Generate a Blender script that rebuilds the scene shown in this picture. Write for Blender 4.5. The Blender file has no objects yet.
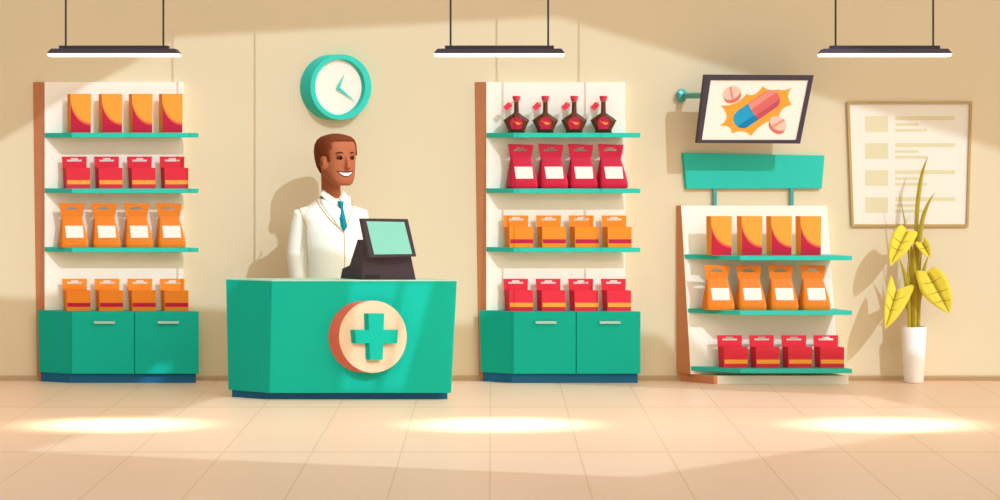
import bpy, bmesh, math, random
from mathutils import Vector, Matrix
from mathutils.bvhtree import BVHTree
from mathutils.geometry import interpolate_bezier

random.seed(4)
sc = bpy.context.scene
COL = sc.collection

# ------------------------------------------------------------------ the place
DIST, EYE, HPX = 18.0, 1.65, 235.5          # camera to back wall, eye height, pixels of the eye height on the wall
F = HPX / EYE * DIST                          # focal length in pixels (1000 wide)
VX, VY = 492.0, 145.0                         # vanishing point


def S(Y):                                     # pixels per metre at distance Y in front of the wall
    return F / (DIST - Y)


def P(px, py, Y=0.0):
    s = S(Y)
    return Vector(((px - VX) / s, -Y, EYE + (VY - py) / s))


def floor_pt(px, py):                         # point of the floor seen there -> (x, Y)
    Y = DIST * (1 - HPX / (py - VY))
    return ((px - VX) / S(Y), Y)


# ------------------------------------------------------------------ materials
def lin(h):
    h = h.lstrip('#')
    out = []
    for i in (0, 2, 4):
        c = int(h[i:i + 2], 16) / 255
        out.append(c / 12.92 if c <= .04045 else ((c + .055) / 1.055) ** 2.4)
    return out


MATS = {}


def mat(name, hexcol, rough=.6, spec=.3, metal=0.0, emit=0.0, var=.03, scale=6.0, k=1.0):
    """Procedural material: base colour with a faint even noise variation."""
    if name in MATS:
        return MATS[name]
    m = bpy.data.materials.new(name)
    m.use_nodes = True
    nt = m.node_tree
    b = nt.nodes['Principled BSDF']
    c = [min(.97, v * k) for v in lin(hexcol)]
    tc = nt.nodes.new('ShaderNodeTexCoord')
    nz = nt.nodes.new('ShaderNodeTexNoise')
    nz.inputs['Scale'].default_value = scale
    nz.inputs['Detail'].default_value = 3
    nt.links.new(tc.outputs['Object'], nz.inputs['Vector'])
    rp = nt.nodes.new('ShaderNodeValToRGB')
    rp.color_ramp.elements[0].position = .3
    rp.color_ramp.elements[1].position = .7
    rp.color_ramp.elements[0].color = [v * (1 - var) for v in c] + [1]
    rp.color_ramp.elements[1].color = [min(.98, v * (1 + var)) for v in c] + [1]
    nt.links.new(nz.outputs['Fac'], rp.inputs['Fac'])
    nt.links.new(rp.outputs['Color'], b.inputs['Base Color'])
    b.inputs['Roughness'].default_value = rough
    b.inputs['Specular IOR Level'].default_value = spec
    b.inputs['Metallic'].default_value = metal
    if emit:
        nt.links.new(rp.outputs['Color'], b.inputs['Emission Color'])
        b.inputs['Emission Strength'].default_value = emit
    MATS[name] = m
    return m


M = dict(
    wall=mat('wall_paint', 'E1CCA3', .9, .1, var=.006, scale=1.2),
    base=mat('baseboard_paint', 'BFA074', .6, .2, var=.01),
    mask=mat('sun_mask_paint', 'F3E7CF', .9, .1, var=.01),  # for the added sheet that cuts the sun, out of view
    cream=mat('cream_laminate', 'FBEFD6', .7, .15, var=.005),
    brown=mat('brown_edge_board', 'DE9160', .6, 0.08, var=.03),
    shelf=mat('teal_shelf', '33BFA3', .5, .12, var=.01),
    teal=mat('teal_lacquer', '10B598', .5, .12, var=.01),
    dteal=mat('dark_teal_plinth', '15668A', .45, .3, var=.02),
    steel=mat('brushed_handle', 'BFE8DA', .3, .5, .6, var=.02),
    pale=mat('pale_worktop', 'B5E8CF', .5, .2, var=.01),
    coral=mat('coral_rim', 'EA765A', .6, 0.08, var=.01),
    peach=mat('peach_disc', 'E9CAA2', .7, .15, var=.01),
    orange=mat('orange_card', 'FD9F3A', .55, 0.08, var=.01),
    crimson=mat('crimson_print', 'C0263C', .55, 0.08, var=.01),
    scarlet=mat('scarlet_print', 'FF5747', .55, 0.08, var=.01),
    red=mat('red_card', 'DF343F', .5, 0.08, var=.02),
    orange2=mat('deep_orange_card', 'F58C2C', .5, 0.08, var=.02),
    band_o=mat('amber_band', 'FFA23A', .55, 0.08, var=.01),
    pouch_o=mat('orange_foil', 'EA7E22', .42, 0.2, var=.03),
    pouch_r=mat('red_foil', 'CB2039', .42, 0.2, var=.03),
    label=mat('paper_label', 'F6E4CE', .7, .15, var=.01),
    bottle=mat('brown_glass', '5E2F12', .2, 0.3, var=.05),
    cap=mat('red_cap', 'E03245', .4, .3, var=.02),
    string=mat('amber_string', 'F0A03A', .7, .1),
    dark=mat('charcoal_metal', '4D4246', .5, 0.15, var=.02),
    black=mat('black_slot', '2A1D1C', .6, .2),
    screen=mat('mint_screen', '8FDFC9', .25, .4, emit=.02, var=.01, scale=1),
    tvs=mat('cream_screen', 'F6EAD2', .4, .2, emit=.06, var=.003),
    burst=mat('orange_burst', 'FDA13A', .5, .1, emit=.05, var=.01),
    blue=mat('capsule_blue', '2C9CBA', .5, .1, emit=.04, var=.01),
    blue2=mat('capsule_deep_blue', '1C7DA6', .5, .1, emit=.04, var=.01),
    rose=mat('capsule_rose', 'DA6A60', .5, .1, emit=.04, var=.01),
    rose2=mat('capsule_pale_rose', 'E68E78', .5, .1, emit=.04, var=.01),
    rose3=mat('capsule_deep_rose', 'C4505C', .5, .1, emit=.04, var=.01),
    pill=mat('tablet_pink', 'F4C3A5', .5, .1, emit=.04, var=.01),
    pill2=mat('tablet_edge', 'DB7560', .5, .1, emit=.04, var=.01),
    skin=mat('brown_skin', 'B2623C', .6, .2, var=.02),
    hair=mat('dark_brown_hair', '7A3A1A', .8, .1, var=.05, scale=40),
    brow=mat('eyebrow_hair', '5A2812', .8, .1),
    eye=mat('eye_dark', '5A2A16', .8, .03),
    iris=mat('eye_iris', '2A100A', .8, .03),
    ear=mat('ear_hollow', '8E4526', .7, .1),
    teeth=mat('teeth_white', 'FFFBF2', .3, .4),
    lip=mat('lip_brown', '6A2818', .5, .3),
    coat=mat('white_coat', 'FFF4DE', .85, .1, var=.01),
    seam=mat('tan_piping', 'E2BC88', .8, .1),
    shirt=mat('cream_shirt', 'FFF6E2', .85, .1, var=.01),
    tie=mat('teal_tie', '0A8790', .6, .2, var=.02),
    trouser=mat('navy_trousers', '3A4656', .85, .1),
    shoe=mat('dark_shoe', '3A2A24', .4, .3),
    leaf=mat('yellow_green_leaf', 'E2C436', .6, .2, var=.05, scale=20),
    vein=mat('olive_vein', '9A8122', .7, .1),
    blade=mat('olive_blade', 'AD9426', .6, .2, var=.06, scale=30),
    pot=mat('white_ceramic', 'FDEFDD', .35, .3, var=.01),
    soil=mat('dark_soil', '5A4630', .95, .05, var=.3, scale=60),
    tanframe=mat('tan_frame', 'BE9A5C', .6, .2, var=.03),
    poster=mat('poster_paper', 'EDE1C8', .85, .1, var=.004),
    ink=mat('poster_ink', 'DFCFA0', .85, .1, var=.01),
    rimteal=mat('clock_teal', '40CFB2', .5, .12, var=.01),
    sideteal=mat('steel_teal', '4FA39B', .35, .4, .3, var=.02),
    lamp=mat('lamp_diffuser', 'FFF6E0', .5, .2, emit=1.4, var=.0),
)


def floor_material():
    m = bpy.data.materials.new('floor_tiles')
    m.use_nodes = True
    nt = m.node_tree
    N, L = nt.nodes, nt.links
    b = N['Principled BSDF']
    geo = N.new('ShaderNodeTexCoord')
    sep = N.new('ShaderNodeSeparateXYZ')
    L.new(geo.outputs['Object'], sep.inputs[0])

    def line(src, off, per, w):
        a = N.new('ShaderNodeMath'); a.operation = 'ADD'; a.inputs[1].default_value = off
        L.new(src, a.inputs[0])
        p = N.new('ShaderNodeMath'); p.operation = 'PINGPONG'; p.inputs[1].default_value = per / 2
        L.new(a.outputs[0], p.inputs[0])
        c = N.new('ShaderNodeMath'); c.operation = 'LESS_THAN'; c.inputs[1].default_value = w / 2
        L.new(p.outputs[0], c.inputs[0])
        return c.outputs[0]
    gx = line(sep.outputs['X'], .01, .478, .010)
    gy = line(sep.outputs['Y'], 1.82, 2.37, .05)
    mx = N.new('ShaderNodeMath'); mx.operation = 'MAXIMUM'
    L.new(gx, mx.inputs[0]); L.new(gy, mx.inputs[1])
    nz = N.new('ShaderNodeTexNoise'); nz.inputs['Scale'].default_value = .8
    L.new(geo.outputs['Object'], nz.inputs['Vector'])
    rp = N.new('ShaderNodeValToRGB')
    rp.color_ramp.elements[0].color = lin('ECC49F') + [1]
    rp.color_ramp.elements[1].color = lin('F1CDAC') + [1]
    L.new(nz.outputs['Fac'], rp.inputs['Fac'])
    mix = N.new('ShaderNodeMix'); mix.data_type = 'RGBA'
    L.new(mx.outputs[0], mix.inputs['Factor'])
    L.new(rp.outputs['Color'], mix.inputs['A'])
    mix.inputs['B'].default_value = lin('DDB890') + [1]
    L.new(mix.outputs['Result'], b.inputs['Base Color'])
    b.inputs['Roughness'].default_value = .38
    b.inputs['Specular IOR Level'].default_value = .25
    return m


# ------------------------------------------------------------------ mesh helpers
def obj(name, bm, m, parent=None, smooth=False, bevel=0.0, kind=None, loc=None):
    bmesh.ops.recalc_face_normals(bm, faces=bm.faces[:])
    me = bpy.data.meshes.new(name)
    bm.to_mesh(me)
    bm.free()
    o = bpy.data.objects.new(name, me)
    COL.objects.link(o)
    if m:
        me.materials.append(m)
    if smooth:
        for p in me.polygons:
            p.use_smooth = True
        try:
            me.set_sharp_from_angle(angle=math.radians(42))
        except Exception:
            pass
    if bevel:
        md = o.modifiers.new('edge', 'BEVEL')
        md.width = bevel; md.segments = 2; md.limit_method = 'ANGLE'; md.angle_limit = math.radians(35)
        md.harden_normals = False
    if parent:
        o.parent = parent
        if parent.type == 'EMPTY':
            pass
    if loc:
        o.location = loc
    if kind:
        o['kind'] = kind
    return o


def thing(name, label, cat, loc=(0, 0, 0), group=None):
    o = bpy.data.objects.new(name, None)
    o.empty_display_size = .1
    COL.objects.link(o)
    o.location = loc
    o['label'] = label; o['category'] = cat
    if group:
        o['group'] = group
    return o


def wpart(name, bm, m, root, **kw):
    """part given in world coordinates, under a root that stands at root.location"""
    par = root
    off = Vector(root.location)
    q = root.parent
    while q:
        off += Vector(q.location); q = q.parent
    bmesh.ops.translate(bm, vec=-off, verts=bm.verts[:])
    return obj(name, bm, m, par, **kw)


def loft(loops, cap=True, closed=True, bm=None):
    bm = bm or bmesh.new()
    vs = [[bm.verts.new(p) for p in lp] for lp in loops]
    n = len(vs[0])
    for a, b in zip(vs, vs[1:]):
        for i in range(n if closed else n - 1):
            j = (i + 1) % n
            bm.faces.new((a[i], a[j], b[j], b[i]))
    if cap:
        bm.faces.new(vs[0][::-1]); bm.faces.new(vs[-1])
    return bm


def solid(back, front, bm=None):
    return loft([back, front], bm=bm)


def pxsolid(bpts, Yb, fpts, Yf, bm=None):
    """solid between an outline at distance Yb and one at Yf (pixel outlines)"""
    return solid([P(x, y, Yb) for x, y in bpts], [P(x, y, Yf) for x, y in fpts], bm)


def planprism(plan_top, plan_bot, z0, z1, bm=None):
    """plan lists of (px, Y); z in metres"""
    def q(pl, z):
        return [Vector(((x - VX) / S(Y), -Y, z)) for x, Y in pl]
    return loft([q(plan_bot, z0), q(plan_top, z1)], bm=bm)


def plate_hole(outer, holes, d, bm=None):
    """flat plate with holes: 3D loops, extruded by vector d"""
    bm = bm or bmesh.new()
    layers = []
    for k in (0, 1):
        off = Vector(d) * k
        rings, es = [], []
        for lp in [outer] + holes:
            vs = [bm.verts.new(Vector(p) + off) for p in lp]
            es += [bm.edges.new((vs[i], vs[(i + 1) % len(vs)])) for i in range(len(vs))]
            rings.append(vs)
        bmesh.ops.triangle_fill(bm, use_beauty=True, use_dissolve=False, edges=es)
        layers.append(rings)
    for a, b in zip(*layers):
        for i in range(len(a)):
            j = (i + 1) % len(a)
            bm.faces.new((a[i], a[j], b[j], b[i]))
    return bm


def tube(path, radii, n=12, bm=None, cap=True):
    bm = bm or bmesh.new()
    pts = [Vector(p) for p in path]
    if not hasattr(radii, '__len__'):
        radii = [radii] * len(pts)
    loops = []
    ref = None
    for i, p in enumerate(pts):
        t = (pts[min(i + 1, len(pts) - 1)] - pts[max(i - 1, 0)]).normalized()
        if ref is None:
            ref = Vector((0, 0, 1)) if abs(t.z) < .9 else Vector((1, 0, 0))
        u = (ref - t * ref.dot(t)).normalized()
        ref = u
        v = t.cross(u)
        loops.append([p + (u * math.cos(2 * math.pi * k / n) + v * math.sin(2 * math.pi * k / n)) * radii[i] for k in range(n)])
    return loft(loops, cap=cap, bm=bm)


def lathe(prof, n=40, bm=None, center=(0, 0, 0)):
    bm = bm or bmesh.new()
    c = Vector(center)
    loops = [[c + Vector((r * math.cos(2 * math.pi * k / n), r * math.sin(2 * math.pi * k / n), z)) for k in range(n)] for r, z in prof]
    return loft(loops, bm=bm)


def box(x0, x1, y0, y1, z0, z1, bm=None):
    a = [Vector((x0, y0, z0)), Vector((x1, y0, z0)), Vector((x1, y1, z0)), Vector((x0, y1, z0))]
    return loft([a, [v + Vector((0, 0, z1 - z0)) for v in a]], bm=bm)


def flat(pts, d, bm=None):
    """thin solid of an outline (3D points) with thickness vector d"""
    return loft([[Vector(p) for p in pts], [Vector(p) + Vector(d) for p in pts]], bm=bm)


def ell(cx, cy, rx, ry, n=64, tilt=0):
    out = []
    for k in range(n):
        a = 2 * math.pi * k / n
        x, y = rx * math.cos(a), ry * math.sin(a)
        out.append((cx + x * math.cos(tilt) - y * math.sin(tilt), cy + x * math.sin(tilt) + y * math.cos(tilt)))
    return out


def copy_tree(o, parent=None):
    c = o.copy()
    COL.objects.link(c)
    if parent:
        c.parent = parent
        c.matrix_parent_inverse = o.matrix_parent_inverse.copy()
    for ch in o.children:
        copy_tree(ch, c)
    return c


# ------------------------------------------------------------------ room
def room():
    fl = obj('floor', box(-9, 12, -21, 0, -.1, 0), floor_material(), kind='structure')
    obj('wall_back', box(-9, 12, 0, .2, -.1, HW), M['wall'], kind='structure')
    zb = (382 - 377.0) / S(0)
    bm = loft([[Vector((x, 0, 0)), Vector((x, -.014, 0)), Vector((x, -.014, zb - .006)), Vector((x, -.008, zb)), Vector((x, 0, zb))] for x in (-9, 12)])
    obj('baseboard_back', bm, M['base'], kind='structure')
    # unseen sheet added far overhead, holes shaped to cut the sun into patches
    def up_wall(px, py):
        p = P(px, py, 0); t = (HC - p.z) / SB
        return Vector((p.x + SA * t, -t, HC))
    def up(p):
        t = (HC - p.z) / SB
        return Vector((p.x + SA * t, p.y - t, HC))
    def up_floor(x, Y):
        return up(Vector((x, -Y, 0)))
    wall_hole = [up_wall(*q) for q in [(-60, 176), (178, 37), (555, 17), (1060, 168), (1060, 380), (702, 380), (660, 338), (200, 311), (-60, 296)]]
    def cf(px, py, Y=1.376):                         # a point of the counter front as a floor place
        p = P(px, py, Y)
        return Vector((p.x - SA * p.z / SB, p.y + p.z / SB, 0))
    fp = [floor_pt(*q) for q in [(165, 381.2), (25, 452), (640, 478), (988, 422), (870, 396), (500, 381.6)]]
    loop = [up_floor(*q) for q in fp]
    tr, br, bl = cf(458, 279), cf(452, 396), cf(269, 397)
    b2, tl = cf(222, 397, 1.15), cf(222, 279, 1.15)
    loop += [up(Vector((tr.x, -.03, 0))), up(tr), up(br), up(bl), up(b2), up(tl), up(Vector((tl.x, -.03, 0)))]
    sheen_slits = []  # extra slits added so the sun draws sheen stripes on the counter front
    for q in ([(351, 281.5), (399, 281.5), (375, 392), (341, 392)], [(405.5, 281.5), (434, 281.5), (403.5, 392), (379.5, 392)]):
        sheen_slits.append([up(cf(*k)) for k in q])
    x0, x1 = -5.2 + SA * HC / SB - 1.8, 5.4 + SA * HC / SB
    y0, y1 = -(HC - 3.2) / SB, -HC / SB - 7.2
    outer = [Vector((x0, y0, HC)), Vector((x1, y0, HC)), Vector((x1, y1, HC)), Vector((x0, y1, HC))]
    obj('ceiling_beam', box(-9, 12, -2.91, -2.79, HB, HB + .2), M['dark'], kind='structure')
    obj('sun_mask', plate_hole(outer, [wall_hole, loop] + sheen_slits, (0, 0, .02)), M['mask'], kind='structure')


HC, HW, HB = 30.0, 6.0, 5.5                         # height of the added sun-cutting sheet, wall top, lamp beam
SA, SB = .7, .8                                      # sun falls along (-SA, 1, -SB)
room()

# ------------------------------------------------------------------ shelving units
YB, YF = .06, .21


def zpx(py, Y):
    return EYE + (VY - py) / S(Y)


def shelf_unit(dx, label):
    d = dx
    root = thing('display_shelf', label, 'shelf unit', P(116 + d, 381, .15).xy.to_3d())
    zt, zc = zpx(82, YB), zpx(311.5, YF)
    wpart('side_panel', planprism([(33 + d, 0.002), (44.5 + d, YB), (42 + d, .002)], [(37 + d, 0.002), (44.5 + d, YB), (42 + d, .002)], 0, zt), M['brown'], root)
    wpart('back_panel', planprism([(42.05 + d, .002), (44.6 + d, YB), (183.5 + d, YB), (182 + d, .002)], [(42.05 + d, .002), (44.6 + d, YB), (183.5 + d, YB), (182 + d, .002)], 0, zt), M['cream'], root)
    for y0, y1 in ((132.8, 137.5), (188.6, 193.1), (247.8, 252.2)):
        pl = [(44.6 + d, YB + .0005), (72 + d, YF), (198.7 + d, YF), (180 + d, YB + .0005)]
        wpart('shelf', planprism(pl, pl, zpx(y1, YF), zpx(y0, YF)), M['shelf'], root, bevel=.002)
    z0 = zpx(374, YF)
    yd = YF - .02
    body_t = [(37.6 + d, (YB + .0005)), (68.4 + d, yd), (198.2 + d, yd), (179 + d, (YB + .0005))]
    body_b = [(39 + d, (YB + .0005)), (68.6 + d, yd), (198.2 + d, yd), (179 + d, (YB + .0005))]
    wpart('cabinet_body', planprism(body_t, body_b, z0, zc), M['teal'], root, bevel=.002)
    for a, b, h in ((72, 134.0, 93.5), (134.9, 198.8, 157.5)):
        sk = 3.5 if a == 72 else 0
        pl = [(a - sk + d, yd + .0004), (a + d, YF), (b + d, YF), (b + d, yd + .0004)]
        dr = wpart('door', planprism(pl, pl, z0 + .002, zc - .001), M['teal'], root, bevel=.0015)
        bm = pxsolid([(h + d, 321), (h + 21.7 + d, 321), (h + 21.7 + d, 324), (h + d, 324)], YF + .012, [(h + .6 + d, 321.3), (h + 21.1 + d, 321.3), (h + 21.1 + d, 323.7), (h + .6 + d, 323.7)], YF + .02)
        for e in (h + 2, h + 18):
            pxsolid([(e + d, 321.6), (e + 1.8 + d, 321.6), (e + 1.8 + d, 323.4), (e + d, 323.4)], YF, [(e + d, 321.6), (e + 1.8 + d, 321.6), (e + 1.8 + d, 323.4), (e + d, 323.4)], YF + .013, bm)
        wpart('handle', bm, M['steel'], dr)
    pl = [(41 + d, (YB + .0005)), (70 + d, YF - .03), (196 + d, YF - .03), (178 + d, (YB + .0005))]
    wpart('plinth', planprism(pl, pl, 0, z0 - .0005), M['dteal'], root)
    return root


shelf_unit(0, 'cream shelf unit with teal shelves and cabinet, to the left of the sales counter')
shelf_unit(441.7, 'cream shelf unit with teal shelves and cabinet, holding the dark bottles, right of the counter')


# slanting display stand with header board
def display_stand():
    root = thing('display_stand', 'slanting cream display stand with brown side, open teal shelves and blank teal header board', 'display stand', P(765, 381, .2).xy.to_3d())
    zt = zpx(205.6, .05)
    Ybot = .15
    # brown side: wedge that is deeper at the floor
    bm = loft([[P(676.5, 382, .004), P(690.6, 374, Ybot), P(694.5, 374, Ybot - .002), P(688, 382, .004)],
               [P(676.5, 205.6, .004), P(681, 205.6, .05), P(685, 205.6, .048), P(682, 205.6, .004)]])
    for v in bm.verts:
        if v.co.z < .1:
            v.co.z = .058
    wpart('side_panel', bm, M['brown'], root)
    bm = planprism([(678, .004), (713.7, .27), (717, .27), (682, .004)], [(678, .004), (713.7, .27), (717, .27), (682, .004)], 0, .0575)
    wpart('side_foot', bm, M['brown'], root)
    # back panel leaning: bottom further out
    bm = loft([[P(689, 374, .02), P(690.7, 372, Ybot), P(839, 372, Ybot), P(838, 374, .02)],
               [P(682, 205.6, .006), P(681.2, 205.6, .05), P(826.7, 205.6, .05), P(825, 205.6, .006)]])
    for v in bm.verts:
        if v.co.z < .2:
            v.co.z = .058
    wpart('back_panel', bm, M['cream'], root)
    pl = [(684, .004), (717.2, .26), (848.5, .26), (830, .004)]
    wpart('plinth', planprism(pl, pl, 0, .0575), M['cream'], root)
    YS = .36
    for y0, y1, xl, xr in ((256, 260.3, 683.8, 831), (310.8, 315, 687.2, 834), (369, 373.2, 690.3, 838)):
        f = (y0 - 205.6) / (374 - 205.6)
        yb = .05 + f * (Ybot - .05)
        pl = [(xl - .2, yb - .004), (740, YS), (852.2, YS), (xr, yb - .004)]
        wpart('shelf', planprism(pl, pl, zpx(y1, YS), zpx(y0, YS)), M['shelf'], root, bevel=.002)
    # header board and its posts
    hb = wpart('header_board', solid([P(681, 152.9, .005), P(823, 155.4, .005), P(820.6, 188.2, .005), P(684.6, 188.6, .005)],
                                     [P(683.5, 153, .03), P(824.6, 155.6, .03), P(822, 188.4, .03), P(686.6, 188.8, .03)]), M['shelf'], root, bevel=.002)
    for x in (712.3, 789.3):
        wpart('post', pxsolid([(x, 186), (x + 3.8, 186), (x + 4.2, 207), (x + .6, 207)], .010, [(x + .8, 186), (x + 4.2, 186), (x + 4.6, 207), (x + 1.2, 207)], .026), M['sideteal'], root)
    return root


display_stand()

# ------------------------------------------------------------------ products (built once at scale, then copied)
U = 1 / S(.15)          # metres per pixel on the shelves
POS = ['leftmost', 'second from left', 'third from left', 'rightmost']


def lp(x, z, y):        # local point: x, z in pixels, y in metres towards the wall (+)
    return Vector((x * U, y, z * U))


def tall_box_proto():
    r = thing('tall_box', '-', 'box')
    hd = .024
    def plan(w, z):
        return [lp(-w, z, hd), lp(-w + 4.1, z, -hd), lp(w, z, -hd), lp(w - 4.1, z, hd)]
    obj('carton', loft([plan(12.1, 0), plan(12.5, 38.9)]), M['orange'], r, bevel=.001)
    # printed curve on the front
    x0, x1 = -7.9, 12.0
    def curve(off):
        return [(x0 + (x1 - x0) * (1 - math.cos(t)), 7.6 + off + (24.5 - off * .2) * (1 - math.sin(t))) for t in [k / 14 * math.pi / 2 for k in range(15)]]
    yy = -hd - .0003
    c1 = curve(0)
    pts = [(x0, .3)] + [(x1, .3)] + list(reversed(c1))
    obj('printed_field', flat([lp(x, z, yy) for x, z in pts], (0, -.0008, 0)), M['crimson'], r)
    c2 = [(x + .0, z + 2.0) for x, z in c1]
    c2[0] = (x0, c1[0][1] + 3.2)
    obj('printed_stripe', flat([lp(x, z, yy) for x, z in c1 + list(reversed(c2))], (0, -.0008, 0)), M['scarlet'], r)
    return r


def slot(cx, z, y, w=14.6):
    h = w / 2
    return [lp(cx - h, z, y), lp(cx + h, z, y), lp(cx + h, z + 1.9, y), lp(cx + 3.6, z + 1.9, y), lp(cx + 3.6, z + 3.5, y), lp(cx - 3.6, z + 3.5, y), lp(cx - 3.6, z + 1.9, y), lp(cx - h, z + 1.9, y)]


def hang_box_proto(cm, bmn):
    r = thing('hang_tab_box', '-', 'box')
    hd = .03
    def plan(z, g):
        return [lp(-14 + g, z, hd), lp(-9 + g * .3, z, -hd), lp(15, z, -hd), lp(10, z, hd)]
    obj('carton', loft([plan(0, .9), plan(20.6, 0)]), M[cm], r, bevel=.001)
    y = hd - .003
    tab = [lp(-14.1, 19, y), lp(9.8, 19, y), lp(10.1, 31.8, y), lp(-14.9, 31.8, y)]
    obj('hang_tab', plate_hole(tab, [slot(-2.2, 26.8, y)], (0, .003, 0)), M[cm], r)
    yy = -hd - .0003
    obj('printed_band', flat([lp(-8.0, 4.2, yy), lp(14.9, 4.2, yy), lp(14.9, 8.2, yy), lp(-8.2, 8.2, yy)], (0, -.0008, 0)), M[bmn], r)
    return r


def pouch_proto(cm):
    r = thing('pouch_bag', '-', 'bag')
    # heights, centre x, half width, half depth (px, px, px, m)
    rows = [(0, 0, 15.2, .036), (1.2, 0, 16.1, .040), (5, 0, 16.2, .0405), (12, -.2, 14.9, .034), (20, -.7, 13.0, .024), (26, -1.1, 11.5, .014), (29.6, -1.3, 10.6, .008), (31, -1.3, 10.6, .005)]
    K = 70.0            # skew: px per metre of depth
    n = 32
    def ring(h, cx, hw, hd):
        hw2 = hw - K * hd * .75
        out = []
        for k in range(n):
            a = 2 * math.pi * k / n
            c, s = math.cos(a), math.sin(a)
            e = 2 / 7
            x = hw2 * math.copysign(abs(c) ** e, c); y = hd * math.copysign(abs(s) ** e, s)
            out.append(lp(cx + x - K * y, h, y))
        return out
    obj('body', loft([ring(*q) for q in rows]), M[cm], r, smooth=True)
    y = -.002
    tab = [lp(-12, 30, y), lp(9.3, 30, y), lp(11.6, 43.6, y), lp(-14.2, 44.6, y)]
    obj('hang_tab', plate_hole(tab, [slot(-1.8, 37.4, y, 12.5)], (0, .004, 0)), M[cm], r, bevel=.0006)
    # label on the sloping front
    def at(h):
        for a, b in zip(rows, rows[1:]):
            if a[0] <= h <= b[0]:
                t = (h - a[0]) / (b[0] - a[0])
                return [a[i] + t * (b[i] - a[i]) for i in range(4)]
    bm = bmesh.new()
    g = []
    for i in range(7):
        h = 9.8 + 11.9 * i / 6
        _, cx, hw, hd = at(h)
        g.append([bm.verts.new(lp(-7.6 - 1.0 * i / 6 + (17.4 + .4 * i / 6) * j / 6 + K * hd * .6, h, -hd - .0012)) for j in range(7)])
    for i in range(6):
        for j in range(6):
            bm.faces.new((g[i][j], g[i][j + 1], g[i + 1][j + 1], g[i + 1][j]))
    lb = obj('label_sticker', bm, M['label'], r)
    md = lb.modifiers.new('thick', 'SOLIDIFY'); md.thickness = .0008
    return r


def bottle_proto():
    r = thing('flask_bottle', '-', 'bottle')
    prof = [(-8.6, 0), (8.6, 0), (8.2, 2.4), (13.2, 12.6), (2.9, 19.8), (-2.9, 19.8), (-13.2, 12.6), (-8.2, 2.4)]
    def inset(f, y):
        return [lp(x * f, 10 + (z - 10) * f, y) for x, z in prof]
    bm = loft([inset(.66, -.034), inset(.97, -.016), inset(1, 0), inset(.97, .016), inset(.66, .034)])
    def pt(q):
        return q
    lathe([(2.9 * U, 18.2 * U), (2.5 * U, 21 * U), (2.3 * U, 32.4 * U)], 20, bm)
    obj('glass_body', bm, M['bottle'], r, bevel=.002)
    bm = lathe([(3.3 * U, 32 * U), (3.3 * U, 33.4 * U), (3.7 * U, 33.6 * U), (4.0 * U, 36.6 * U), (3.6 * U, 36.9 * U)], 20)
    obj('cap', bm, M['cap'], r, smooth=True)
    lab = obj('label_sticker', flat([lp(x, z, -.0343) for x, z in [(-4.6, 3.6), (4.2, 3.6), (6.6, 9.8), (4.6, 14.0), (0, 16.4), (-4.6, 14.0), (-6.6, 9.8)]], (0, -.001, 0)), M['crimson'], r)
    mk = [(-4.3, 11.8), (-2.2, 11.0), (-.4, 9.3), (1.4, 7.9), (3.4, 8.5), (4.8, 9.8), (3.2, 10.2), (2.2, 9.9), (.8, 10.8), (-1.2, 10.6), (-2.6, 11.6)]
    obj('leaf_mark', flat([lp(x, z, -.0354) for x, z in mk], (0, -.0006, 0)), M['band_o'], lab)
    tg = obj('neck_tag', plate_hole([lp(-6.2, 30.2, -.021), lp(-4.0, 27.2, -.021), lp(-9.6, 21.8, -.021), lp(-13.2, 25.6, -.021), lp(-8.4, 30.6, -.021)], [[lp(-6.6 + .5 * math.cos(a), 28.9 + .5 * math.sin(a), -.021) for a in [k * math.pi / 4 for k in range(8)]]], (0, -.002, 0)), M['cap'], r)
    obj('string', tube([lp(-6.6, 28.9, -.0225), lp(-4.2, 30.2, -.021), lp(0, 31.2, -.0175), lp(2.6, 31.6, -.004), lp(0, 31.8, .017), lp(-2.6, 31.2, .003), lp(-6.4, 29.2, -.019)], .0016, 6), M['string'], tg)
    return r


FIRST = {}


def row(key, proto, xs, py, Y, what, where, group):
    for i, x in enumerate(xs):
        if key not in FIRST:
            o = FIRST[key] = proto()
        else:
            o = copy_tree(FIRST[key])
        o.location = P(x, 0, Y).xy.to_3d()
        o.location.z = py + .0006
        o['label'] = what + ', ' + POS[i] + ' ' + where
        o['group'] = group


ys = (YF + YB) / 2 + .008
SH = [zpx(132.8, YF), zpx(188.6, YF), zpx(247.8, YF), zpx(311.5, YF)]
row('tall', tall_box_proto, [79.3, 110.5, 140.7, 170.8], SH[0], ys, 'tall orange box with red curve', "on the left unit's top shelf", 'tall boxes on the left unit')
row('hred', lambda: hang_box_proto('red', 'band_o'), [76, 108.3, 141.2, 173.9], SH[1], ys, 'red hang-tab box with amber band', "on the left unit's second shelf", 'red boxes on the left unit')
row('porange', lambda: pouch_proto('pouch_o'), [73.2, 105.6, 137.9, 170.4], SH[2], ys, 'orange pouch with pale label', "on the left unit's third shelf", 'orange pouches on the left unit')
row('horange', lambda: hang_box_proto('orange2', 'crimson'), [76.2, 108.8, 141.5, 174], SH[3], ys, 'orange hang-tab box with red band', "on the left unit's cabinet", 'orange boxes on the left unit')
row('bottle', bottle_proto, [516.4, 545.3, 574.2, 603.4], SH[0], ys, 'dark brown five-sided bottle with red cap and tag', 'on the top shelf', 'bottles on the middle unit')
row('pred', lambda: pouch_proto('pouch_r'), [522, 552.2, 581.9, 611.8], SH[1], ys, 'red pouch with pale label', 'on the shelf below the bottles', 'red pouches on the middle unit')
row('horange', None, [518.3, 551, 583.7, 616.5], SH[2], ys, 'orange hang-tab box with red band', 'below the red pouches', 'orange boxes on the middle unit')
row('hred', None, [518, 550.6, 583.2, 615.9], SH[3], ys, 'red hang-tab box with amber band', "on the bottle unit's cabinet", 'red boxes on the middle unit')
YS3 = .25
Z3 = [zpx(256, .36), zpx(310.8, .36), zpx(369, .36)]
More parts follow.
